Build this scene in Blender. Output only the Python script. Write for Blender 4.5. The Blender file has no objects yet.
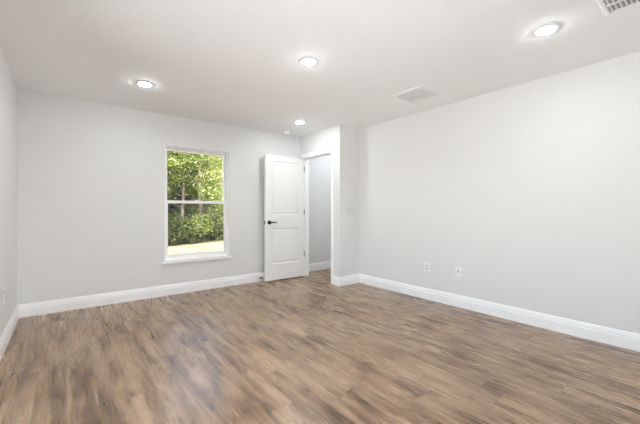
import bpy, bmesh, math, random
from mathutils import Vector, Matrix
from math import radians as R, pi, sin, cos

S = bpy.context.scene
C = S.collection

# ------------------------------------------------------------------ camera
H = 2.44                       # ceiling height
CAMH = 1.146
cd = bpy.data.cameras.new('camera'); cam = bpy.data.objects.new('camera', cd); C.objects.link(cam)
cam.location = (0, 0, CAMH); cam.rotation_euler = (R(90), 0, R(-38.38))
cd.sensor_width = 36; cd.lens = 320.6 / 640 * 36; cd.shift_y = -1.6 / 640
cd.clip_start = .03; cd.clip_end = 300
S.camera = cam
# ------------------------------------------------------------------ world, sun, exposure
SKY = 0.90; SUN = 8.3; CAN = 196.0; HALLFILL = 165.0
W = bpy.data.worlds.new('world'); S.world = W; W.use_nodes = True
nt = W.node_tree; bg = nt.nodes['Background']
sky = nt.nodes.new('ShaderNodeTexSky'); sky.sky_type = 'NISHITA'; sky.sun_disc = False
sky.sun_elevation = R(52); sky.sun_rotation = R(160); sky.air_density = 1.0; sky.dust_density = 3.0; sky.ozone_density = .6
hs = nt.nodes.new('ShaderNodeHueSaturation'); hs.inputs['Saturation'].default_value = .6
nt.links.new(sky.outputs[0], hs.inputs['Color']); nt.links.new(hs.outputs[0], bg.inputs[0]); bg.inputs[1].default_value = SKY
sd = bpy.data.lights.new('sun', 'SUN'); sd.energy = SUN; sd.angle = R(.6); sd.color = (1, .965, .91)
sun = bpy.data.objects.new('sun', sd); C.objects.link(sun)
sun.rotation_euler = Vector((-.42, 1.0, -1.5)).to_track_quat('-Z', 'Y').to_euler()
S.view_settings.view_transform = 'Standard'; S.view_settings.look = 'None'
S.view_settings.exposure = 0.44; S.view_settings.gamma = 1.0; S.view_settings.use_curve_mapping = False
S.cycles.max_bounces = 14; S.cycles.diffuse_bounces = 10; S.cycles.transparent_max_bounces = 16
S.cycles.sample_clamp_indirect = 6.0

# ------------------------------------------------------------------ helpers
def tag(o, label=None, cat=None, group=None, kind=None):
    if label: o['label'] = label
    if cat: o['category'] = cat
    if group: o['group'] = group
    if kind: o['kind'] = kind
    return o
def empty(name, loc=(0, 0, 0), rz=0.0):
    o = bpy.data.objects.new(name, None); C.objects.link(o); o.location = loc; o.rotation_euler = (0, 0, rz)
    o.empty_display_size = .1
    return o
def link(name, bm, m, parent=None, smooth=False):
    bmesh.ops.recalc_face_normals(bm, faces=bm.faces)
    me = bpy.data.meshes.new(name); bm.to_mesh(me); bm.free()
    me.materials.append(m)
    if smooth:
        for p in me.polygons: p.use_smooth = True
    o = bpy.data.objects.new(name, me); C.objects.link(o)
    if parent: o.parent = parent
    return o
def box(bm, a, b, bev=0.0):
    x0, y0, z0 = [min(p, q) for p, q in zip(a, b)]; x1, y1, z1 = [max(p, q) for p, q in zip(a, b)]
    v = [bm.verts.new(p) for p in ((x0,y0,z0),(x1,y0,z0),(x1,y1,z0),(x0,y1,z0),(x0,y0,z1),(x1,y0,z1),(x1,y1,z1),(x0,y1,z1))]
    f = [bm.faces.new([v[i] for i in q]) for q in ((3,2,1,0),(4,5,6,7),(0,1,5,4),(1,2,6,5),(2,3,7,6),(3,0,4,7))]
    if bev > 0:
        es = list({e for q in f for e in q.edges})
        bmesh.ops.bevel(bm, geom=es, offset=bev, segments=2, affect='EDGES', profile=.5)
def bx(name, a, b, m, parent=None, bev=0.0):
    bm = bmesh.new(); box(bm, a, b, bev); return link(name, bm, m, parent)
def lathe(bm, prof, n=32, mat=None):
    """profile of (radius, z) about Z"""
    rings = []
    for r, z in prof:
        if r < 1e-6: rings.append([bm.verts.new((0, 0, z))])
        else: rings.append([bm.verts.new((r*cos(2*pi*i/n), r*sin(2*pi*i/n), z)) for i in range(n)])
    for a, b in zip(rings, rings[1:]):
        for i in range(n):
            j = (i+1) % n
            if len(a) == 1 and len(b) == 1: continue
            if len(a) == 1: bm.faces.new((a[0], b[i], b[j]))
            elif len(b) == 1: bm.faces.new((a[i], b[0], a[j]))
            else: bm.faces.new((a[i], b[i], b[j], a[j]))
    if mat is not None: bmesh.ops.transform(bm, matrix=mat, verts=[v for rg in rings for v in rg])
def tube(bm, pts, rad, n=10):
    """tapered round tube through points, capped"""
    rings = []
    for i, p in enumerate(pts):
        p = Vector(p)
        d = (Vector(pts[min(i+1, len(pts)-1)]) - Vector(pts[max(i-1, 0)])).normalized()
        u = d.orthogonal().normalized() if i == 0 else (pu - d*pu.dot(d)).normalized()
        pu = u; w = d.cross(u)
        rings.append([bm.verts.new(p + (u*cos(2*pi*k/n) + w*sin(2*pi*k/n))*rad[i]) for k in range(n)])
    for a, b in zip(rings, rings[1:]):
        for i in range(n): bm.faces.new((a[i], a[(i+1) % n], b[(i+1) % n], b[i]))
    bm.faces.new(rings[0]); bm.faces.new(rings[-1])

# ------------------------------------------------------------------ materials
def newmat(name):
    m = bpy.data.materials.new(name); m.use_nodes = True
    return m, m.node_tree, m.node_tree.nodes['Principled BSDF']
def plain(name, col, rough=.5, metal=0.0, spec=.5, bump=0, bscale=200, bdist=.002):
    m, t, p = newmat(name)
    p.inputs['Base Color'].default_value = (*col, 1); p.inputs['Roughness'].default_value = rough
    p.inputs['Metallic'].default_value = metal; p.inputs['Specular IOR Level'].default_value = spec
    tc = t.nodes.new('ShaderNodeTexCoord'); n = t.nodes.new('ShaderNodeTexNoise')
    n.inputs['Scale'].default_value = bscale; n.inputs['Detail'].default_value = 3
    t.links.new(tc.outputs['Object'], n.inputs['Vector'])
    if bump:
        b = t.nodes.new('ShaderNodeBump'); b.inputs['Strength'].default_value = bump; b.inputs['Distance'].default_value = bdist
        t.links.new(n.outputs['Fac'], b.inputs['Height']); t.links.new(b.outputs[0], p.inputs['Normal'])
    else:
        mr = t.nodes.new('ShaderNodeMapRange'); mr.inputs['To Min'].default_value = max(rough-.05, 0); mr.inputs['To Max'].default_value = min(rough+.05, 1)
        t.links.new(n.outputs['Fac'], mr.inputs['Value']); t.links.new(mr.outputs[0], p.inputs['Roughness'])
    return m
M_wall = plain('wall_paint', (.775, .775, .775), .6, bump=.25, bscale=120, bdist=.0015, spec=.25)
M_ceil = plain('ceiling_texture', (.935, .94, .945), .8, bump=.5, bscale=45, bdist=.004, spec=.1)
M_trim = plain('white_trim_paint', (.95, .95, .95), .35, spec=.4)
M_door = plain('white_door_paint', (.87, .87, .86), .4, spec=.4)
M_vinyl = plain('white_vinyl', (.95, .95, .95), .3)
M_plate = plain('white_plastic', (.88, .88, .87), .3)
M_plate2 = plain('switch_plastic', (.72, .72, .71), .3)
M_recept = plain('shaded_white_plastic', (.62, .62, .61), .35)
M_slot = plain('dark_slot', (.05, .05, .05), .6)
M_black = plain('matte_black_metal', (.012, .012, .013), .38, metal=.4)
M_nickel = plain('satin_nickel', (.10, .10, .10), .35, metal=.6)
M_slotshade = plain('slot_shade_grey', (.42, .42, .42), .8)
M_vent = plain('white_vent_enamel', (.86, .86, .85), .4)
M_rub = plain('black_rubber', (.02, .02, .02), .7)
M_brick = plain('house_siding', (.6, .58, .54), .8, bump=.3, bscale=30)

def emis(name, col, s):
    m = bpy.data.materials.new(name); m.use_nodes = True; t = m.node_tree; t.nodes.clear()
    e = t.nodes.new('ShaderNodeEmission'); e.inputs[0].default_value = (*col, 1); e.inputs[1].default_value = s
    o = t.nodes.new('ShaderNodeOutputMaterial'); t.links.new(e.outputs[0], o.inputs[0]); return m
M_lamp = emis('led_lens', (.90, .965, 1), CAN)
M_hallfill = emis('hall_fill_lens', (.90, .965, 1), HALLFILL)

def glass():
    m = bpy.data.materials.new('window_glass'); m.use_nodes = True; t = m.node_tree; t.nodes.clear()
    tr = t.nodes.new('ShaderNodeBsdfTransparent'); tr.inputs[0].default_value = (.97, .98, .97, 1)
    g = t.nodes.new('ShaderNodeBsdfGlossy'); g.inputs['Roughness'].default_value = .0
    f = t.nodes.new('ShaderNodeFresnel'); f.inputs[0].default_value = 1.45
    mx = t.nodes.new('ShaderNodeMixShader'); o = t.nodes.new('ShaderNodeOutputMaterial')
    t.links.new(f.outputs[0], mx.inputs[0]); t.links.new(tr.outputs[0], mx.inputs[1]); t.links.new(g.outputs[0], mx.inputs[2])
    t.links.new(mx.outputs[0], o.inputs[0]); return m
M_glass = glass()
def screenmat():
    m = bpy.data.materials.new('insect_mesh'); m.use_nodes = True; t = m.node_tree; t.nodes.clear()
    tr = t.nodes.new('ShaderNodeBsdfTransparent'); d = t.nodes.new('ShaderNodeBsdfDiffuse'); d.inputs[0].default_value = (.05, .05, .05, 1)
    mx = t.nodes.new('ShaderNodeMixShader'); mx.inputs[0].default_value = .5
    o = t.nodes.new('ShaderNodeOutputMaterial')
    t.links.new(tr.outputs[0], mx.inputs[1]); t.links.new(d.outputs[0], mx.inputs[2]); t.links.new(mx.outputs[0], o.inputs[0]); return m
M_screen = screenmat()

class NT:
    """small helper for building node graphs"""
    def __init__(s, t): s.t = t
    def n(s, typ, **kw):
        x = s.t.nodes.new(typ)
        for k, v in kw.items(): setattr(x, k, v)
        return x
    def set(s, sock, v):
        if isinstance(v, bpy.types.NodeSocket): s.t.links.new(v, sock)
        else: sock.default_value = v
    def m(s, op, a, b=0.0, c=None):
        x = s.n('ShaderNodeMath', operation=op); s.set(x.inputs[0], a); s.set(x.inputs[1], b)
        if c is not None: s.set(x.inputs[2], c)
        return x.outputs[0]
    def vec(s, x, y, z):
        c = s.n('ShaderNodeCombineXYZ'); s.set(c.inputs[0], x); s.set(c.inputs[1], y); s.set(c.inputs[2], z); return c.outputs[0]
    def noise(s, v, scale, detail=4, rough=.55, dist=0.0):
        x = s.n('ShaderNodeTexNoise'); s.set(x.inputs['Vector'], v); x.inputs['Scale'].default_value = scale
        x.inputs['Detail'].default_value = detail; x.inputs['Roughness'].default_value = rough; x.inputs['Distortion'].default_value = dist
        return x.outputs['Fac']
    def ramp(s, f, stops):
        x = s.n('ShaderNodeValToRGB'); s.set(x.inputs[0], f); el = x.color_ramp.elements
        while len(el) < len(stops): el.new(.5)
        for e, (p, c) in zip(el, stops): e.position = p; e.color = (*c, 1)
        return x.outputs[0]
    def smooth(s, v, a, b, lo=0.0, hi=1.0):
        x = s.n('ShaderNodeMapRange', interpolation_type='SMOOTHSTEP'); s.set(x.inputs['Value'], v)
        x.inputs['From Min'].default_value = a; x.inputs['From Max'].default_value = b
        x.inputs['To Min'].default_value = lo; x.inputs['To Max'].default_value = hi; return x.outputs[0]
    def mix(s, f, a, b, typ='MIX'):
        x = s.n('ShaderNodeMix', data_type='RGBA', blend_type=typ); s.set(x.inputs[0], f); s.set(x.inputs[6], a); s.set(x.inputs[7], b); return x.outputs[2]

def plank_floor():
    m, t, p = newmat('vinyl_plank_oak'); g = NT(t)
    tc = g.n('ShaderNodeTexCoord'); sp = g.n('ShaderNodeSeparateXYZ'); t.links.new(tc.outputs['Object'], sp.inputs[0])
    X, Y = sp.outputs[0], sp.outputs[1]
    PW, PL = .152, 1.22
    u = g.m('DIVIDE', g.m('ADD', X, 10.03), PW); row = g.m('FLOOR', u); fu = g.m('FRACT', u)
    wn = g.n('ShaderNodeTexWhiteNoise', noise_dimensions='1D'); g.set(wn.inputs['W'], row)
    v = g.m('ADD', g.m('DIVIDE', g.m('ADD', Y, 10.0), PL), g.m('MULTIPLY', wn.outputs['Value'], 7.0))
    col = g.m('FLOOR', v); fv = g.m('FRACT', v)
    wn2 = g.n('ShaderNodeTexWhiteNoise', noise_dimensions='2D'); g.set(wn2.inputs['Vector'], g.vec(row, col, 0))
    rs = g.n('ShaderNodeSeparateColor'); t.links.new(wn2.outputs['Color'], rs.inputs[0])
    r1, r2, r3 = rs.outputs[0], rs.outputs[1], rs.outputs[2]
    ox = g.m('MULTIPLY', r1, 37.0); oy = g.m('MULTIPLY', r2, 53.0)
    # long streaks, medium blotches, fine pores, each shifted plank by plank
    warp = g.noise(g.vec(g.m('ADD', g.m('MULTIPLY', X, 3.0), ox), g.m('ADD', g.m('MULTIPLY', Y, 1.6), oy), 0), 1.0, 2)
    wx = g.m('ADD', X, g.m('MULTIPLY', g.m('SUBTRACT', warp, .5), .10))
    streak = g.noise(g.vec(g.m('ADD', g.m('MULTIPLY', wx, 16.0), ox), g.m('ADD', g.m('MULTIPLY', Y, 1.3), oy), r3), 1.0, 3, .5)
    fine = g.noise(g.vec(g.m('ADD', g.m('MULTIPLY', wx, 60.0), ox), g.m('ADD', g.m('MULTIPLY', Y, 2.5), oy), r3), 1.0, 2, .5)
    blot = g.noise(g.vec(g.m('ADD', g.m('MULTIPLY', X, 6.5), oy), g.m('ADD', g.m('MULTIPLY', Y, 2.6), ox), r3), 1.0, 4, .6)
    knot = g.noise(g.vec(g.m('ADD', g.m('MULTIPLY', wx, 15.0), oy), g.m('ADD', g.m('MULTIPLY', Y, 4.0), ox), r2), 1.0, 5, .6)
    crack = g.noise(g.vec(g.m('ADD', g.m('MULTIPLY', wx, 42.0), oy), g.m('ADD', g.m('MULTIPLY', Y, 7.0), ox), r2), 1.0, 3, .6)
    near = g.noise(g.vec(g.m('ADD', g.m('MULTIPLY', X, 5.0), ox), g.m('ADD', g.m('MULTIPLY', Y, 2.0), oy), r3), 1.0, 1)
    f = g.m('ADD', g.m('ADD', g.m('MULTIPLY', streak, .46), g.m('MULTIPLY', blot, .46)), g.m('MULTIPLY', fine, .11))
    f = g.m('ADD', f, g.m('MULTIPLY', g.m('SUBTRACT', r1, .5), .045))
    base = g.ramp(f, [(.38, (.105, .056, .029)), (.45, (.188, .110, .060)), (.52, (.302, .190, .110)), (.62, (.418, .280, .174))])
    kf = g.smooth(knot, .575, .69, 0.0, .68)
    base = g.mix(kf, base, (.085, .047, .025, 1))
    cf = g.m('MULTIPLY', g.smooth(crack, .60, .68, 0.0, .85), g.smooth(near, .54, .62))
    base = g.mix(cf, base, (.045, .024, .013, 1))
    # narrow seams
    eu = g.m('MULTIPLY', g.m('MINIMUM', fu, g.m('SUBTRACT', 1.0, fu)), PW)
    ev = g.m('MULTIPLY', g.m('MINIMUM', fv, g.m('SUBTRACT', 1.0, fv)), PL)
    e = g.m('MINIMUM', eu, ev); seam = g.smooth(e, .0005, .0020, .5, 0.0)
    base = g.mix(seam, base, (.07, .045, .03, 1))
    t.links.new(base, p.inputs['Base Color'])
    ro = g.smooth(fine, .3, .7, .25, .31); t.links.new(ro, p.inputs['Roughness'])
    p.inputs['Specular IOR Level'].default_value = .7
    b = g.n('ShaderNodeBump'); b.inputs['Strength'].default_value = .06; b.inputs['Distance'].default_value = .001
    t.links.new(g.m('SUBTRACT', fine, g.m('MULTIPLY', seam, 1.2)), b.inputs['Height']); t.links.new(b.outputs[0], p.inputs['Normal'])
    return m
M_floor = plank_floor()

def leafmat(name, stops):
    m, t, p = newmat(name); g = NT(t)
    ge = g.n('ShaderNodeNewGeometry')
    c = g.ramp(ge.outputs['Random Per Island'], stops)
    t.nodes.remove(p)
    d = g.n('ShaderNodeBsdfDiffuse'); tr = g.n('ShaderNodeBsdfTranslucent'); mx = g.n('ShaderNodeMixShader'); mx.inputs[0].default_value = .35
    t.links.new(c, d.inputs[0]); t.links.new(c, tr.inputs[0]); t.links.new(d.outputs[0], mx.inputs[1]); t.links.new(tr.outputs[0], mx.inputs[2])
    t.links.new(mx.outputs[0], t.nodes['Material Output'].inputs[0]); return m
M_leafA = leafmat('leaf_lime', [(0, (.03, .06, .01)), (.3, (.10, .165, .02)), (.6, (.24, .31, .05)), (.82, (.46, .47, .17)), (1, (.8, .76, .5))])
M_leafB = leafmat('leaf_olive', [(0, (.012, .028, .006)), (.4, (.04, .07, .012)), (.75, (.10, .13, .03)), (1, (.28, .26, .13))])
M_leafC = leafmat('leaf_pale', [(0, (.10, .10, .04)), (.4, (.32, .30, .15)), (.75, (.62, .57, .38)), (1, (.85, .8, .62))])
def barkmat():
    m, t, p = newmat('bark'); g = NT(t); tc = g.n('ShaderNodeTexCoord')
    sp = g.n('ShaderNodeSeparateXYZ'); t.links.new(tc.outputs['Object'], sp.inputs[0])
    n = g.noise(g.vec(g.m('MULTIPLY', sp.outputs[0], 14.0), g.m('MULTIPLY', sp.outputs[1], 14.0), g.m('MULTIPLY', sp.outputs[2], 2.5)), 1, 4)
    t.links.new(g.ramp(n, [(.3, (.13, .10, .075)), (.6, (.34, .28, .21)), (.75, (.5, .44, .35))]), p.inputs['Base Color']); p.inputs['Roughness'].default_value = .9
    return m
M_bark = barkmat()
def groundmat(name, stops, sc):
    m, t, p = newmat(name); g = NT(t); tc = g.n('ShaderNodeTexCoord')
    n = g.noise(tc.outputs['Object'], sc, 6, .65); t.links.new(g.ramp(n, stops), p.inputs['Base Color']); p.inputs['Roughness'].default_value = .95
    p.inputs['Specular IOR Level'].default_value = .1
    return m
M_sand = groundmat('dry_sandy_grass', [(.3, (.24, .215, .13)), (.5, (.345, .315, .21)), (.7, (.42, .39, .28))], 1.2)
M_bounce = groundmat('pale_bounce_slab', [(.3, (.74, .74, .73)), (.7, (.82, .82, .81))], 3)
M_litter = groundmat('leaf_litter', [(.35, (.09, .08, .03)), (.55, (.2, .17, .08)), (.7, (.32, .28, .15))], 2.5)

# ------------------------------------------------------------------ room dimensions
XL, XR, YB, YR = -.407, 3.65, 4.67, -.30      # left, right, back (window) wall, wall behind the camera
XB, YC = 3.24, 3.605                          # entry partition: door wall at x=XB, its end face at y=YC
T = .115
DY0, DY1, DZ = 3.80, 4.565, 2.055            # door opening
WX0, WX1, WZ0, WZ1 = 1.036, 1.938, .455, 2.03  # window_1 opening
LY0, LY1, LZ0, LZ1 = -.05, 2.75, .012, 2.10     # added_patio_doors: unseen glazed doors added to let in daylight from the left
HX1, HY1 = 4.75, 4.85                         # hall beyond the doorway

def wall_h(name, ax, c0, c1, a0, a1, z0, z1, hole, label):
    """wall between c0..c1 in thickness, a0..a1 along; ax='x' runs along X"""
    bm = bmesh.new()
    def b(a, b_, za, zb):
        if ax == 'x': box(bm, (a, c0, za), (b_, c1, zb))
        else: box(bm, (c0, a, za), (c1, b_, zb))
    if hole:
        h0, h1, hz0, hz1 = hole
        b(a0, h0, z0, z1); b(h1, a1, z0, z1); b(h0, h1, hz1, z1)
        if hz0 > z0: b(h0, h1, z0, hz0)
    else: b(a0, a1, z0, z1)
    return tag(link(name, bm, M_wall), label, 'wall', kind='structure')
EXT = .15
tag(bx('floor', (XL-EXT, YR-EXT, -.12), (HX1+T, HY1+T+.05, 0), M_floor), 'brown wood-look vinyl plank floor of the empty room', 'floor', kind='structure')
tag(bx('ceiling', (XL-EXT, YR-EXT, H), (HX1+T, HY1+T+.05, H+.2), M_ceil), 'white textured ceiling with recessed lights', 'ceiling', kind='structure')
wall_h('wall_back', 'x', YB, YB+EXT, XL, XB+T, 0, H, (WX0, WX1, WZ0, WZ1), 'grey painted wall with the window in it')
wall_h('wall_left', 'y', XL-EXT, XL, YR-EXT, YB+EXT, 0, H, (LY0, LY1, LZ0, LZ1), 'narrow strip of grey wall at the left edge of the photo')
wall_h('wall_right', 'y', XR, XR+T, YR-EXT, YC, 0, H, None, 'long light grey wall with two outlet plates low down')
RX0, RX1, RZ0, RZ1 = -.2, 1.75, .55, 2.08   # added_rear_window added unseen behind the camera to let in daylight
wall_h('wall_rear', 'x', YR-EXT, YR, XL, XR, 0, H, (RX0, RX1, RZ0, RZ1), 'plain grey wall behind the camera')
wall_h('wall_doorway', 'y', XB, XB+T, YC, YB, 0, H, (DY0, DY1, 0, DZ), 'bright short wall pierced by the white cased doorway')
wall_h('wall_partition', 'x', YC, YC+T, XB+T, HX1, 0, H, None, 'shaded narrow wall return with the light switch')
wall_h('wall_hall_back', 'x', HY1, HY1+T, XB+T, HX1+T, 0, H, None, 'hall wall seen through the open doorway')
wall_h('wall_hall_end', 'y', HX1, HX1+T, YC, HY1, 0, H, None, 'end wall of the hall beyond the doorway')
tag(bx('wall_hall_stub', (XB+T, YB+EXT-.001, 0), (XB+T-.1, HY1+T, H), M_wall), 'hidden end of the hall wall beside the doorway', 'wall', kind='structure')

# ------------------------------------------------------------------ baseboards
PROF = [(0, 0), (.016, 0), (.016, .092), (.0125, .098), (.0125, .112), (.009, .122), (.009, .128), (.004, .14), (0, .14)]
def baseboard(name, p0, p1, n, m0=0, m1=0, label=''):
    p0 = Vector(p0); p1 = Vector(p1); n = Vector(n); d = (p1-p0).normalized(); bm = bmesh.new()
    ra = [bm.verts.new((*(p0 + n*dd + d*dd*m0), z+.0005)) for dd, z in PROF]
    rb = [bm.verts.new((*(p1 + n*dd - d*dd*m1), z+.0005)) for dd, z in PROF]
    k = len(PROF)
    for i in range(k): bm.faces.new((ra[i], ra[(i+1) % k], rb[(i+1) % k], rb[i]))
    bm.faces.new(ra); bm.faces.new(rb)
    return tag(link(name, bm, M_trim), label, 'baseboard', kind='structure')
CW = .058   # casing width
baseboard('baseboard_left', (XL, LY1+.01), (XL, YB), (1, 0), 0, 1, 'white baseboard along the left wall')
baseboard('baseboard_back', (XL, YB), (XB, YB), (0, -1), 1, 0, 'white baseboard running below the window')
baseboard('baseboard_doorway', (XB, YC), (XB, DY0-CW-.001), (-1, 0), -1, 0, 'tiny piece of baseboard between door casing and wall corner')
baseboard('baseboard_partition', (XB, YC), (XR, YC), (0, -1), -1, 1, 'short white baseboard on the wall return below the switch')
baseboard('baseboard_right', (XR, YR), (XR, YC), (-1, 0), 1, 1, 'long white baseboard below the two outlets')
baseboard('baseboard_rear', (XL, YR), (XR, YR), (0, 1), 1, 1, 'white baseboard behind the camera')
baseboard('baseboard_hall', (XB+T+.02, HY1), (HX1, HY1), (0, -1), 0, 0, 'white baseboard in the hall beyond the doorway')

# ------------------------------------------------------------------ window_1 (single hung, lower sash inside)
def make_window(name, label, cat, screen=True):
    """built in local coords: X along the wall, Y outward, opening 0..w, 0..h; origin at lower-left inner wall edge"""
    return tag(empty(name), label, cat, kind='structure')
def frame_rect(bm, x0, x1, z0, z1, y0, y1, wl, wr, wt, wb, bev=.002):
    box(bm, (x0, y0, z0), (x0+wl, y1, z1), bev); box(bm, (x1-wr, y0, z0), (x1, y1, z1), bev)
    box(bm, (x0+wl, y0, z1-wt), (x1-wr, y1, z1), bev); box(bm, (x0+wl, y0, z0), (x1-wr, y1, z0+wb), bev)
def window(root, w, h, nunits=1):
    # reveal lining (drywall returns painted white)
    bm = bmesh.new(); L = .006
    box(bm, (0, .001, 0), (L, .05, h)); box(bm, (w-L, .001, 0), (w, .05, h)); box(bm, (L, .001, h-L), (w-L, .05, h))
    link('window_reveal', bm, M_trim, root)
    uw = w/nunits
    for k in range(nunits):
        a, b = k*uw, (k+1)*uw
        bm = bmesh.new(); frame_rect(bm, a, b, 0, h, .055, .14, .024, .024, .026, .03)
        fr = link('window_frame', bm, M_vinyl, root)
        mid = h*.515
        # upper sash, outer track
        bm = bmesh.new(); frame_rect(bm, a+.024, b-.024, mid-.018, h-.026, .108, .134, .030, .030, .032, .036)
        us = link('upper_sash', bm, M_vinyl, root)
        bx('glass_pane', (a+.05, .119, mid+.01), (b-.05, .123, h-.05), M_glass, us)
        # lower sash, inner track
        bm = bmesh.new(); frame_rect(bm, a+.024, b-.024, .03, mid+.018, .076, .104, .030, .030, .04, .052)
        ls = link('lower_sash', bm, M_vinyl, root)
        bx('glass_pane', (a+.05, .088, .075), (b-.05, .092, mid-.015), M_glass, ls)
        # sash lock on the meeting rail
        bm = bmesh.new(); box(bm, ((a+b)/2-.03, .08, mid+.018), ((a+b)/2+.03, .102, mid+.026), .002)
        box(bm, ((a+b)/2-.006, .074, mid+.026), ((a+b)/2+.02, .09, mid+.032), .002)
        link('sash_lock', bm, M_vinyl, ls)
        bm = bmesh.new(); frame_rect(bm, a+.026, b-.026, .032, mid, .1355, .1395, .014, .014, .014, .014, 0)
        sf = link('screen_frame', bm, M_vinyl, root)
        bm = bmesh.new(); vs = [bm.verts.new(p) for p in ((a+.04, .1375, .046), (b-.04, .1375, .046), (b-.04, .1375, mid-.014), (a+.04, .1375, mid-.014))]
        bm.faces.new(vs); link('insect_screen', bm, M_screen, sf)
    for ch in root.children:
        if not ch.name.startswith('window_reveal'): ch.location.y = -.022
    # interior sill board
    bm = bmesh.new(); box(bm, (-.04, -.032, -.030), (w+.04, .0, -.004), .003)
    box(bm, (.0005, .0, -.004+.0), (w-.0005, .05, .004))
    link('window_sill', bm, M_trim, root)
w1 = make_window('window_1', 'white single hung window looking out on green woods', 'window'); w1.location = (WX0, YB, WZ0)
window(w1, WX1-WX0, WZ1-WZ0)
w2 = make_window('added_patio_doors', 'added unseen patio doors letting in daylight beside the camera', 'window')
w2.location = (XL, LY0, LZ0); w2.rotation_euler = (0, 0, R(90))
ww, wh = LY1-LY0, LZ1-LZ0
bm = bmesh.new(); frame_rect(bm, 0, ww, 0, wh, .03, .14, .03, .03, .03, .03); link('window_frame', bm, M_vinyl, w2)
for k, yy in ((0, .04), (1, .09)):
    a, b = .03+k*(ww/2-.06), ww/2+.03+k*(ww/2-.06)
    bm = bmesh.new(); frame_rect(bm, a, b, .03, wh-.03, yy, yy+.035, .05, .05, .05, .07); ps = link('door_panel', bm, M_vinyl, w2)
    bx('glass_pane', (a+.045, yy+.015, .095), (b-.045, yy+.02, wh-.075), M_glass, ps)
w3 = make_window('added_rear_window', 'added unseen twin window letting in daylight behind the camera', 'window')
w3.location = (RX1, YR, RZ0); w3.rotation_euler = (0, 0, R(180)); window(w3, RX1-RX0, RZ1-RZ0, 2)
# ------------------------------------------------------------------ door casing and jamb
def casing(name, x0, x1, label):
    bm = bmesh.new()
    sgn = -1 if x1 < x0 else 1
    def prof(y0, y1, z0, z1): box(bm, (x0, y0, z0), (x1, y1, z1), .004)
    prof(DY0-CW, DY0+.004, 0.0005, DZ-.004); prof(DY1-.004, min(DY1+CW, YB-.018), 0.0005, DZ-.004); prof(DY0-CW, min(DY1+CW, YB-.018), DZ-.004, DZ+CW+.01)
    return tag(link(name, bm, M_trim), label, 'door trim', kind='structure')
casing('trim_1', XB, XB-.015, 'white casing around the doorway, room side')
casing('trim_2', XB+T, XB+T+.015, 'white casing around the doorway, hall side')
bm = bmesh.new(); J = .004
box(bm, (XB+.0005, DY0, 0.0005), (XB+T-.0005, DY0+J, DZ-J)); box(bm, (XB+.0005, DY1-J, 0.0005), (XB+T-.0005, DY1, DZ-J)); box(bm, (XB+.0005, DY0, DZ-J), (XB+T-.0005, DY1, DZ))
# stop strips
for a, b in (((XB+.04, DY0+J, .0005), (XB+.075, DY0+J+.010, DZ-J)), ((XB+.04, DY1-J-.010, .0005), (XB+.075, DY1-J, DZ-J)), ((XB+.04, DY0+J, DZ-J-.010), (XB+.075, DY1-J, DZ-J))): box(bm, a, b)
tag(link('trim_3', bm, M_trim), 'white jamb lining of the open doorway', 'door jamb', kind='structure')

# ------------------------------------------------------------------ door leaf, open 90 degrees along the back wall
DW, DH, DT = .752, 2.030, .035
def panel_leaf():
    bm = bmesh.new()
    xs = [0, .125, DW-.115, DW]; zs = [0, .262, .838, 1.055, 1.935, DH]
    def side(y, s):
        for i in range(3):
            for j in range(5):
                x0, x1, z0, z1 = xs[i], xs[i+1], zs[j], zs[j+1]
                if i == 1 and j in (1, 3):
                    rings = []
                    for ins, dep in ((0, 0), (.009, .009), (.020, .011), (.034, .005), (.040, .004)):
                        yy = y + s*dep
                        rings.append([bm.verts.new(q) for q in ((x0+ins, yy, z0+ins), (x1-ins, yy, z0+ins), (x1-ins, yy, z1-ins), (x0+ins, yy, z1-ins))])
                    for a, b in zip(rings, rings[1:]):
                        for k in range(4): bm.faces.new((a[k], a[(k+1) % 4], b[(k+1) % 4], b[k]))
                    bm.faces.new(rings[-1])
                else:
                    bm.faces.new([bm.verts.new(q) for q in ((x0, y, z0), (x1, y, z0), (x1, y, z1), (x0, y, z1))])
    side(0, 1); side(DT, -1)
    for q in (((0,0,0),(0,DT,0),(0,DT,DH),(0,0,DH)), ((DW,0,0),(DW,DT,0),(DW,DT,DH),(DW,0,DH))):
        bm.faces.new([bm.verts.new(v) for v in q])
    for z in (0, DH): bm.faces.new([bm.verts.new(v) for v in ((0,0,z),(DW,0,z),(DW,DT,z),(0,DT,z))])
    # give side/top faces the same split points before welding
    bmesh.ops.remove_doubles(bm, verts=bm.verts, dist=1e-5)
    return bm
door = tag(empty('door_1', (XB-.008-DW, DY1-DT-.002, .015)), 'white two-panel door standing open against the wall', 'door', kind='structure')
link('door_leaf', panel_leaf(), M_door, door)
def lever(side):   # side -1 towards the room, +1 towards the back wall
    x, z = .072, .937; y0 = 0 if side < 0 else DT
    bm = bmesh.new()
    mt = Matrix.Translation((x, y0, z)) @ Matrix.Rotation(R(90) if side < 0 else R(-90), 4, 'X')
    lathe(bm, [(0, 0), (.033, 0), (.033, .005), (.030, .009), (.014, .011), (.011, .014), (.011, .042), (0, .042)], 28, mt)
    h = link('door_handle', bm, M_black, door, True); tag(h, 'black lever handle')
    bm = bmesh.new(); yy = y0 + side*.040
    tube(bm, [(x-.012, yy, z), (x+.02, yy, z), (x+.07, yy, z+.001), (x+.108, yy, z), (x+.122, yy-side*.004, z)], [.0095, .0105, .009, .0085, .006], 12)
    link('lever', bm, M_black, h, True)
lever(-1); lever(1)
bm = bmesh.new(); box(bm, (-.0015, .005, .937-.028), (.001, DT-.005, .937+.028), .0005); box(bm, (-.010, .012, .937-.010), (-.001, DT-.012, .937+.010), .002)
tag(link('latch', bm, M_black, door), 'black latch on the door edge')
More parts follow.
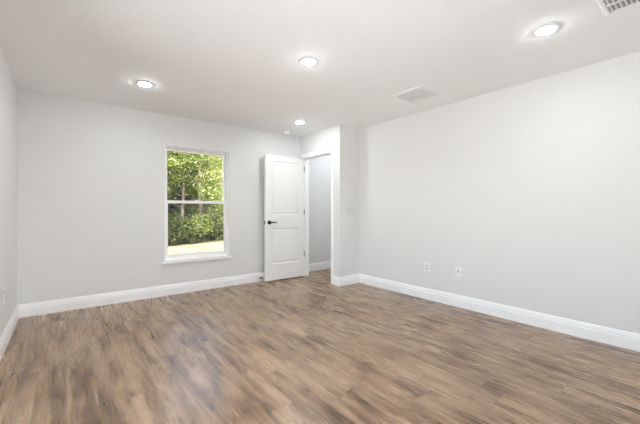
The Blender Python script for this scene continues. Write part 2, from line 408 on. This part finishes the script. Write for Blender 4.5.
for z in (.34, 1.065, 1.80):
    bm = bmesh.new()
    box(bm, (DW-.0005, -.001, z), (DW+.0030, DT-.001, z+.089), 0)
    box(bm, (DW+.009, DT-.001, z), (DW+.040, DT+.0015, z+.089), 0)
    for k in range(3):
        for_z = z+.002+k*.0295
        tube(bm, [(DW+.004, -.004+.0, for_z), (DW+.004, -.004, for_z+.026)], [.0055, .0055], 10)
    tag(link('hinge', bm, M_nickel, door), 'dark metal hinge')

# door stop screwed to the baseboard behind the door edge
ds = tag(empty('door_stop', (2.455, YB-.016, .062)), 'small black door stop on the baseboard beside the open door', 'door stop')
mt = Matrix.Rotation(R(90), 4, 'X')
bm = bmesh.new(); lathe(bm, [(0, 0), (.013, 0), (.013, .004), (.007, .007), (.006, .05), (0, .05)], 16, mt); link('stop_rod', bm, M_black, ds, True)
bm = bmesh.new(); lathe(bm, [(0, .049), (.011, .049), (.0125, .055), (.0125, .064), (.009, .068), (0, .068)], 16, mt); link('rubber_tip', bm, M_rub, ds, True)

# ------------------------------------------------------------------ recessed ceiling lights
def can(x, y, label, lens):
    r = tag(empty('recessed_light', (x, y, H)), label, 'ceiling light', 'recessed ceiling lights')
    bm = bmesh.new(); lathe(bm, [(.054, -.0003), (.080, -.0003), (.082, -.003), (.079, -.006), (.058, -.009), (.054, -.006), (.054, -.0003)], 40)
    link('trim_ring', bm, M_vinyl, r, True)
    bm = bmesh.new(); lathe(bm, [(.0535, -.004), (.0535, -.0085), (.048, -.013), (.036, -.0165), (.020, -.018), (0, -.019)], 40)
    tag(link('lens', bm, lens, r, True), 'glowing white lens')
    return r
can(.632, 3.68, 'round recessed ceiling light glowing left of the window, nearest the left wall', M_lamp)
can(1.650, 2.245, 'round recessed ceiling light glowing in the middle of the ceiling', M_lamp)
can(2.695, .795, 'large bright round recessed ceiling light at right beside the cropped vent', M_lamp)
can(2.685, 3.86, 'small round recessed ceiling light glowing above the open door', M_lamp)
can(.632, .80, 'round recessed ceiling light above the camera, outside the photo', M_lamp)
can(4.0, 4.25, 'added unseen ceiling light that brightens the hall beyond the doorway', M_hallfill)  # unseen lamp added so the hall does not go dim

# smoke detector
sm = tag(empty('smoke_detector', (2.845, 4.50, H)), 'small white round smoke detector on the ceiling above the door', 'smoke detector')
bm = bmesh.new(); lathe(bm, [(0, -.0003), (.068, -.0003), (.068, -.010), (.064, -.014), (.058, -.030), (.050, -.038), (.02, -.040), (0, -.040)], 36)
link('detector_body', bm, M_plate, sm, True)
bm = bmesh.new(); lathe(bm, [(0, -.040), (.011, -.040), (.010, -.043), (0, -.0435)], 16); link('test_button', bm, M_vinyl, sm, True)

# ------------------------------------------------------------------ ceiling vents
def vent(name, x0, x1, y0, y1, fw, n, label, slat_w, ang, bars=0):
    cx, cy = (x0+x1)/2, (y0+y1)/2; hx, hy = (x1-x0)/2, (y1-y0)/2
    r = tag(empty(name, (cx, cy, H)), label, 'ceiling vent')
    bm = bmesh.new()
    o = [(-hx, -hy), (hx, -hy), (hx, hy), (-hx, hy)]
    rings = []
    for ins, z in ((0, -.0004), (0, -.005), (.005, -.011), (fw-.006, -.016), (fw, -.014), (fw, -.0004)):
        rings.append([bm.verts.new((sx*(hx-ins), sy*(hy-ins), z)) for sx, sy in ((-1,-1),(1,-1),(1,1),(-1,1))])
    for a, b in zip(rings, rings[1:]+rings[:1]):
        for k in range(4): bm.faces.new((a[k], a[(k+1) % 4], b[(k+1) % 4], b[k]))
    link('vent_frame', bm, M_vent, r)
    link_o = bx('slot_shade_sheet', (-hx+fw, -hy+fw, -.0012), (hx-fw, hy-fw, -.0004), M_slotshade, r)  # flat grey sheet, its colour stands in for shade between the slats
    span = 2*(hy-fw)
    for k in range(n):
        yc = -hy+fw + span*(k+.5)/n
        bm = bmesh.new(); box(bm, (-hx+fw, -slat_w/2, -.0006), (hx-fw, slat_w/2, .0006))
        bmesh.ops.transform(bm, matrix=Matrix.Translation((0, yc, -.0066)) @ Matrix.Rotation(ang, 4, 'X'), verts=bm.verts)
        link('slat', bm, M_vent, r)
    for k in range(bars):
        xc = -hx+fw + 2*(hx-fw)*(k+1)/(bars+1)
        bx('divider_bar', (xc-.004, -hy+fw, -.0118), (xc+.004, hy-fw, -.0013), M_vent, r)
    return r
vent('air_vent', 2.872, 3.264, 1.935, 2.325, .045, 13, 'square white supply vent on the ceiling near the long right wall', .0150, R(-8))
vent('air_vent', 2.44, 2.80, .13, .49, .028, 13, 'white slotted vent cropped by the top right corner of the photo', .012, R(35), 2)

# ------------------------------------------------------------------ wall plates (local: X along the wall, -Y out of the wall)
def plate(name, w, h, loc, rz, label, cat, group=None, m=None):
    r = tag(empty(name, loc, rz), label, cat, group)
    bx('cover_plate', (-w/2, -.006, -h/2), (w/2, -.0003, h/2), m or M_plate, r, .002)
    return r
def outlet(loc, rz, label):
    r = plate('electrical_outlet', .073, .117, loc, rz, label, 'outlet', 'wall outlet plates')
    for s in (-1, 1):
        bm = bmesh.new(); box(bm, (-.017, -.0085, s*.0195-.0145), (.017, -.0055, s*.0195+.0145), .003)
        f = link('receptacle', bm, M_recept, r)
        bm = bmesh.new()
        box(bm, (-.0075, -.0088, s*.0195-.001), (-.0055, -.0084, s*.0195+.008)); box(bm, (.0055, -.0088, s*.0195-.001), (.0075, -.0084, s*.0195+.007))
        box(bm, (-.0022, -.0088, s*.0195-.010), (.0022, -.0084, s*.0195-.006))
        link('socket_slots', bm, M_slot, f)
    bm = bmesh.new(); lathe(bm, [(0, .0055), (.003, .0055), (.0025, .0070), (0, .0072)], 10, Matrix.Rotation(R(90), 4, 'X')); link('screw', bm, M_plate, r)
    return r
outlet((XR, 2.385, .415), R(-90), 'white duplex outlet on the long wall, nearer the far corner')
r = plate('cable_jack', .073, .117, (XR, 1.962, .420), R(-90), 'white jack plate with small round port, right of the other plate', 'outlet', 'wall outlet plates')
bm = bmesh.new(); lathe(bm, [(0, .0055), (.0085, .0055), (.0085, .0075), (.005, .008), (.005, .016), (0, .016)], 14, Matrix.Rotation(R(90), 4, 'X')); link('jack_port', bm, M_nickel, r)
for s in (-1, 1):
    bm = bmesh.new(); lathe(bm, [(0, .0055), (.003, .0055), (.0025, .0070), (0, .0072)], 10, Matrix.Translation((0, 0, s*.042)) @ Matrix.Rotation(R(90), 4, 'X'))
    link('screw', bm, M_plate, r)
outlet((XL, 3.74, .435), R(90), 'white duplex outlet at the left photo edge above the baseboard')
sw = plate('light_switch', .165, .117, (3.452, YC, 1.145), 0, 'white triple rocker light switch on the narrow wall return', 'light switch', m=M_plate2)
for k in (-1, 0, 1):
    bm = bmesh.new(); box(bm, (k*.046-.0165, -.0075, -.0335), (k*.046+.0165, -.0055, .0335), .001)
    rk = link('rocker_frame', bm, M_recept, sw)
    bm = bmesh.new(); box(bm, (-.0150, -.002, -.031), (.0150, .002, .031), .001)
    bmesh.ops.transform(bm, matrix=Matrix.Translation((k*.046, -.0085, 0)) @ Matrix.Rotation(R(4), 4, 'X'), verts=bm.verts)
    link('rocker', bm, M_plate2, rk)

# ------------------------------------------------------------------ outdoors
GZ = -.35
def flat(name, pts, z, m, label, cat, thick=.1):
    bm = bmesh.new(); a = [bm.verts.new((x, y, z)) for x, y in pts]; b = [bm.verts.new((x, y, z-thick)) for x, y in pts]
    bm.faces.new(a); bm.faces.new(b)
    for i in range(len(pts)): j = (i+1) % len(pts); bm.faces.new((a[i], a[j], b[j], b[i]))
    return tag(link(name, bm, m), label, cat, kind='structure')
flat('ground_clearing', [(-60, -40), (60, -40), (60, 32), (14, 17.5), (5.87, 15.1), (3.38, 14.3), (-6, 12.4), (-60, 12)], GZ, M_sand, 'pale sunlit sandy clearing outside the window', 'ground')
flat('ground_woodland', [(-80, 10), (90, 16), (90, 90), (-80, 90)], GZ-.04, M_litter, 'brown forest floor under the trees', 'ground')
flat('added_bounce_slab', [(-9, -9), (9, -9), (9, YR-EXT), (XL-EXT, YR-EXT), (XL-EXT, 5), (-9, 5)], -.15, M_bounce, 'added unseen pale slab bouncing daylight into the room', 'patio', .19)  # unseen slab added as a pale reflector of daylight towards the ceiling
tag(bx('house_foundation', (XL-EXT, YR-EXT, GZ-.1), (HX1+T, HY1+T+.05, -.121), M_brick), 'house foundation below the floor', 'foundation', kind='structure')

def leaf_mesh(name, n, blobs, size, seed, m):
    rnd = random.Random(seed); vs = []; fs = []
    tot = sum(b[3]**2 for b in blobs)
    for (bx_, by, bz, br, sq) in blobs:
        for _ in range(int(n*br*br/tot)):
            d = Vector((rnd.gauss(0, 1), rnd.gauss(0, 1), rnd.gauss(0, 1))).normalized() * br * (rnd.random()**.45)
            c = Vector((bx_+d.x, by+d.y, bz+d.z*sq))
            if c.z < .02: c.z = .02+rnd.random()*.1
            u = Vector((rnd.gauss(0, 1), rnd.gauss(0, 1), rnd.gauss(0, .6))).normalized(); w = u.orthogonal().normalized()
            w = (Matrix.Rotation(rnd.random()*2*pi, 3, u) @ w)
            s = size*rnd.uniform(.6, 1.4); k = len(vs); q = u.cross(w)*s*.12
            vs += [c-u*s*.5, c+w*s*.28+q, c+u*s*.5, c-w*s*.28+q]; fs += [(k, k+1, k+2), (k, k+2, k+3)]
    me = bpy.data.meshes.new(name); me.from_pydata(vs, [], fs); me.materials.append(m); me.update(); return me
def tree_proto(seed, h, rt, leafm, lean, n=12000, low=1.2, spread=1.7, size=.11):
    rnd = random.Random(seed)
    bm = bmesh.new(); pts = []; rad = []
    for i in range(9):
        f = i/8; pts.append((lean*f*h*.12 + rnd.uniform(-.06, .06)*i*.3, rnd.uniform(-.06, .06)*i*.3, f*h*.86)); rad.append(rt*(1.25-.0*f if i == 0 else 1-.85*f))
    tube(bm, pts, rad, 10)
    blobs = []
    NB = 18
    for k in range(NB):
        a = rnd.random()*2*pi; f = low/h + (1-low/h)*(k+.6)/NB; i = min(int(f*8), 7); b = Vector(pts[i]); rr = spread*(1-.45*f)*rnd.uniform(.45, 1.0)
        tip = b + Vector((cos(a)*rr, sin(a)*rr, rnd.uniform(.2, .9)))
        mid = b.lerp(tip, .5)+Vector((rnd.uniform(-.12, .12), rnd.uniform(-.12, .12), .12))
        r0 = rt*.35*(1-.6*f)+.012
        tube(bm, [b, mid, tip], [r0, r0*.65, .008], 6)
        for q in range(3):
            s2 = b.lerp(tip, rnd.uniform(.45, .9)); e2 = s2+Vector((rnd.uniform(-.5, .5), rnd.uniform(-.5, .5), rnd.uniform(-.1, .6)))
            tube(bm, [s2, e2], [.014, .005], 5)
        blobs.append((tip.x, tip.y, tip.z, rnd.uniform(.55, .95), .75)); 
        if rnd.random() < .6: blobs.append((mid.x, mid.y, mid.z+.2, rnd.uniform(.4, .7), .8))
    return bm, leaf_mesh('crown', n, blobs, size, seed+50, leafm)
def make_tree(name, *a, **k):
    bm, me = tree_proto(*a, **k); r = empty(name, (0, 0, GZ-.05))
    link('trunk', bm, M_bark, r, True)
    o = bpy.data.objects.new('crown', me); C.objects.link(o); o.parent = r
    return r
def make_bush(name, seed, leafm, n, blobs, size):
    rnd = random.Random(seed); r = empty(name, (0, 0, GZ-.05)); bm = bmesh.new()
    for b in blobs:
        for _ in range(4):
            tube(bm, [(rnd.uniform(-.1, .1), rnd.uniform(-.1, .1), 0), (b[0]*.5, b[1]*.5, b[2]*.6), (b[0]+rnd.uniform(-.4, .4)*b[3], b[1]+rnd.uniform(-.4, .4)*b[3], b[2]+rnd.uniform(.2, .8)*b[3])], [.018, .012, .005], 5)
    link('stems', bm, M_bark, r)
    o = bpy.data.objects.new('foliage', leaf_mesh('foliage', n, blobs, size, seed, leafm)); C.objects.link(o); o.parent = r
    return r
def copy_tree(o):
    c = o.copy(); C.objects.link(c)
    for ch in o.children:
        d = ch.copy(); C.objects.link(d); d.parent = c
    return c
P = [make_tree('broadleaf_tree', 11, 7.5, .13, M_leafA, .3, n=15000, low=.5),
     make_tree('broadleaf_tree', 23, 8.5, .13, M_leafB, -.3, n=15000, low=.4, spread=1.9),
     make_tree('pale_tree', 37, 7.0, .07, M_leafC, .5, n=9000, low=1.4, spread=1.5, size=.09),
     make_tree('tall_trunk_tree', 41, 10.5, .2, M_leafA, -.05, n=10000, low=3.6, spread=2.2)]
used = set()
TREES = [  # proto, x, y, scale, rot, label
 (3, 5.34, 16.5, .9, 1.0, 'tree with a thick bare greyish trunk seen through the middle of the window'),
 (0, 4.6, 17.2, 1.0, .3, 'lime green leafy tree filling the left part of the window'),
 (2, 6.3, 17.5, 1.0, 2.1, 'thin pale-leaved tree just right of the thick trunk in the window'),
 (1, 5.6, 19.8, 1.1, 1.9, 'dark olive leafy tree close behind the thick trunk'),
 (2, 7.6, 18.4, 1.05, 4.0, 'pale cream-leaved tree at the right edge of the window view'),
 (0, 3.4, 17.0, 1.05, 2.6, 'lime green tree at the left edge of the window view'),
 (1, 7.6, 20.6, 1.15, .5, 'olive leafy tree behind the pale tree at the right window edge'),
 (0, 6.6, 21.6, 1.2, 5.0, 'lime green tree deep in the woods behind the thin pale tree'),
 (1, 4.4, 19.6, 1.1, 3.3, 'olive tree standing behind the left lime green tree'),
 (0, 8.9, 19.4, 1.0, 1.4, 'leafy tree hidden beyond the right window edge'),
 (1, 2.1, 17.4, 1.05, 5.5, 'olive tree hidden beyond the left window edge'),
 (0, 9.0, 22.6, 1.25, 3.9, 'tall lime tree far back to the right of the woods'),
 (1, 5.2, 23.0, 1.3, 4.6, 'tall olive tree furthest back in the middle of the woods'),
 (0, 3.0, 21.0, 1.2, .9, 'tall lime tree far back to the left of the woods'),
 (3, 8.3, 24.4, 1.0, 2.8, 'tall tree with bare trunk far back on the right'),
 (1, 10.6, 21.2, 1.2, 2.4, 'olive tree well to the right of the window view'),
 (0, .6, 18.4, 1.1, 1.2, 'lime tree well to the left of the window view'),
 (1, -1.4, 18.0, 1.15, 3.0, 'olive tree furthest left along the wood edge'),
 (0, 12.4, 22.0, 1.2, .1, 'lime tree furthest right along the wood edge'),
 (1, 7.0, 25.5, 1.35, 1.1, 'dark olive tree furthest back on the right of the woods'),
]
for k, x, y, s, rz, lab in TREES:
    o = P[k] if k not in used else copy_tree(P[k]); used.add(k)
    o.location = (x, y, GZ-.05); o.rotation_euler = (0, 0, rz); o.scale = (s, s, s*.70)
    tag(o, lab, 'tree', 'trees at the edge of the woods')
B = [make_bush('bush', 5, M_leafB, 3200, [(0, 0, .7, .75, .9), (.6, .1, .5, .5, .9), (-.6, .1, .55, .55, .9)], .085),
     make_bush('bush', 8, M_leafA, 2800, [(0, 0, .55, .6, .9), (.5, -.1, .4, .42, .9), (-.45, .1, .8, .5, 1)], .08)]
usedb = set()
BUSH = [(0, 3.7, 15.9, 'dark green bush at the left end of the clearing edge'), (1, 4.6, 16.1, 'lime green bush at the clearing edge left of the thick trunk'),
 (0, 5.4, 16.8, 'dark green bush in front of the thick trunk'), (1, 6.2, 17.0, 'lime green bush at the clearing edge just right of the thick trunk'),
 (0, 6.9, 17.5, 'dark green bush at the right end of the clearing edge'), (1, 7.9, 18.0, 'lime bush beyond the right window edge'),
 (1, 2.7, 15.6, 'lime bush beyond the left window edge'), (0, 1.6, 15.5, 'dark bush further left along the clearing edge'),
 (0, 9.0, 18.6, 'dark bush further right along the clearing edge'), (1, .3, 15.4, 'lime bush furthest left along the clearing edge'),
 (0, 4.9, 18.2, 'dark bush deeper in the woods behind the clearing edge'), (0, 6.5, 19.2, 'dark bush deep in the woods behind the thin pale tree')]
rr = random.Random(3)
for k, x, y, lab in BUSH:
    o = B[k] if k not in usedb else copy_tree(B[k]); usedb.add(k)
    o.location = (x, y-.55, GZ-.05); o.rotation_euler = (0, 0, rr.random()*6); s = rr.uniform(.85, 1.25); o.scale = (s*1.15, s*1.15, s)
    tag(o, lab, 'bush', 'bushes along the clearing')
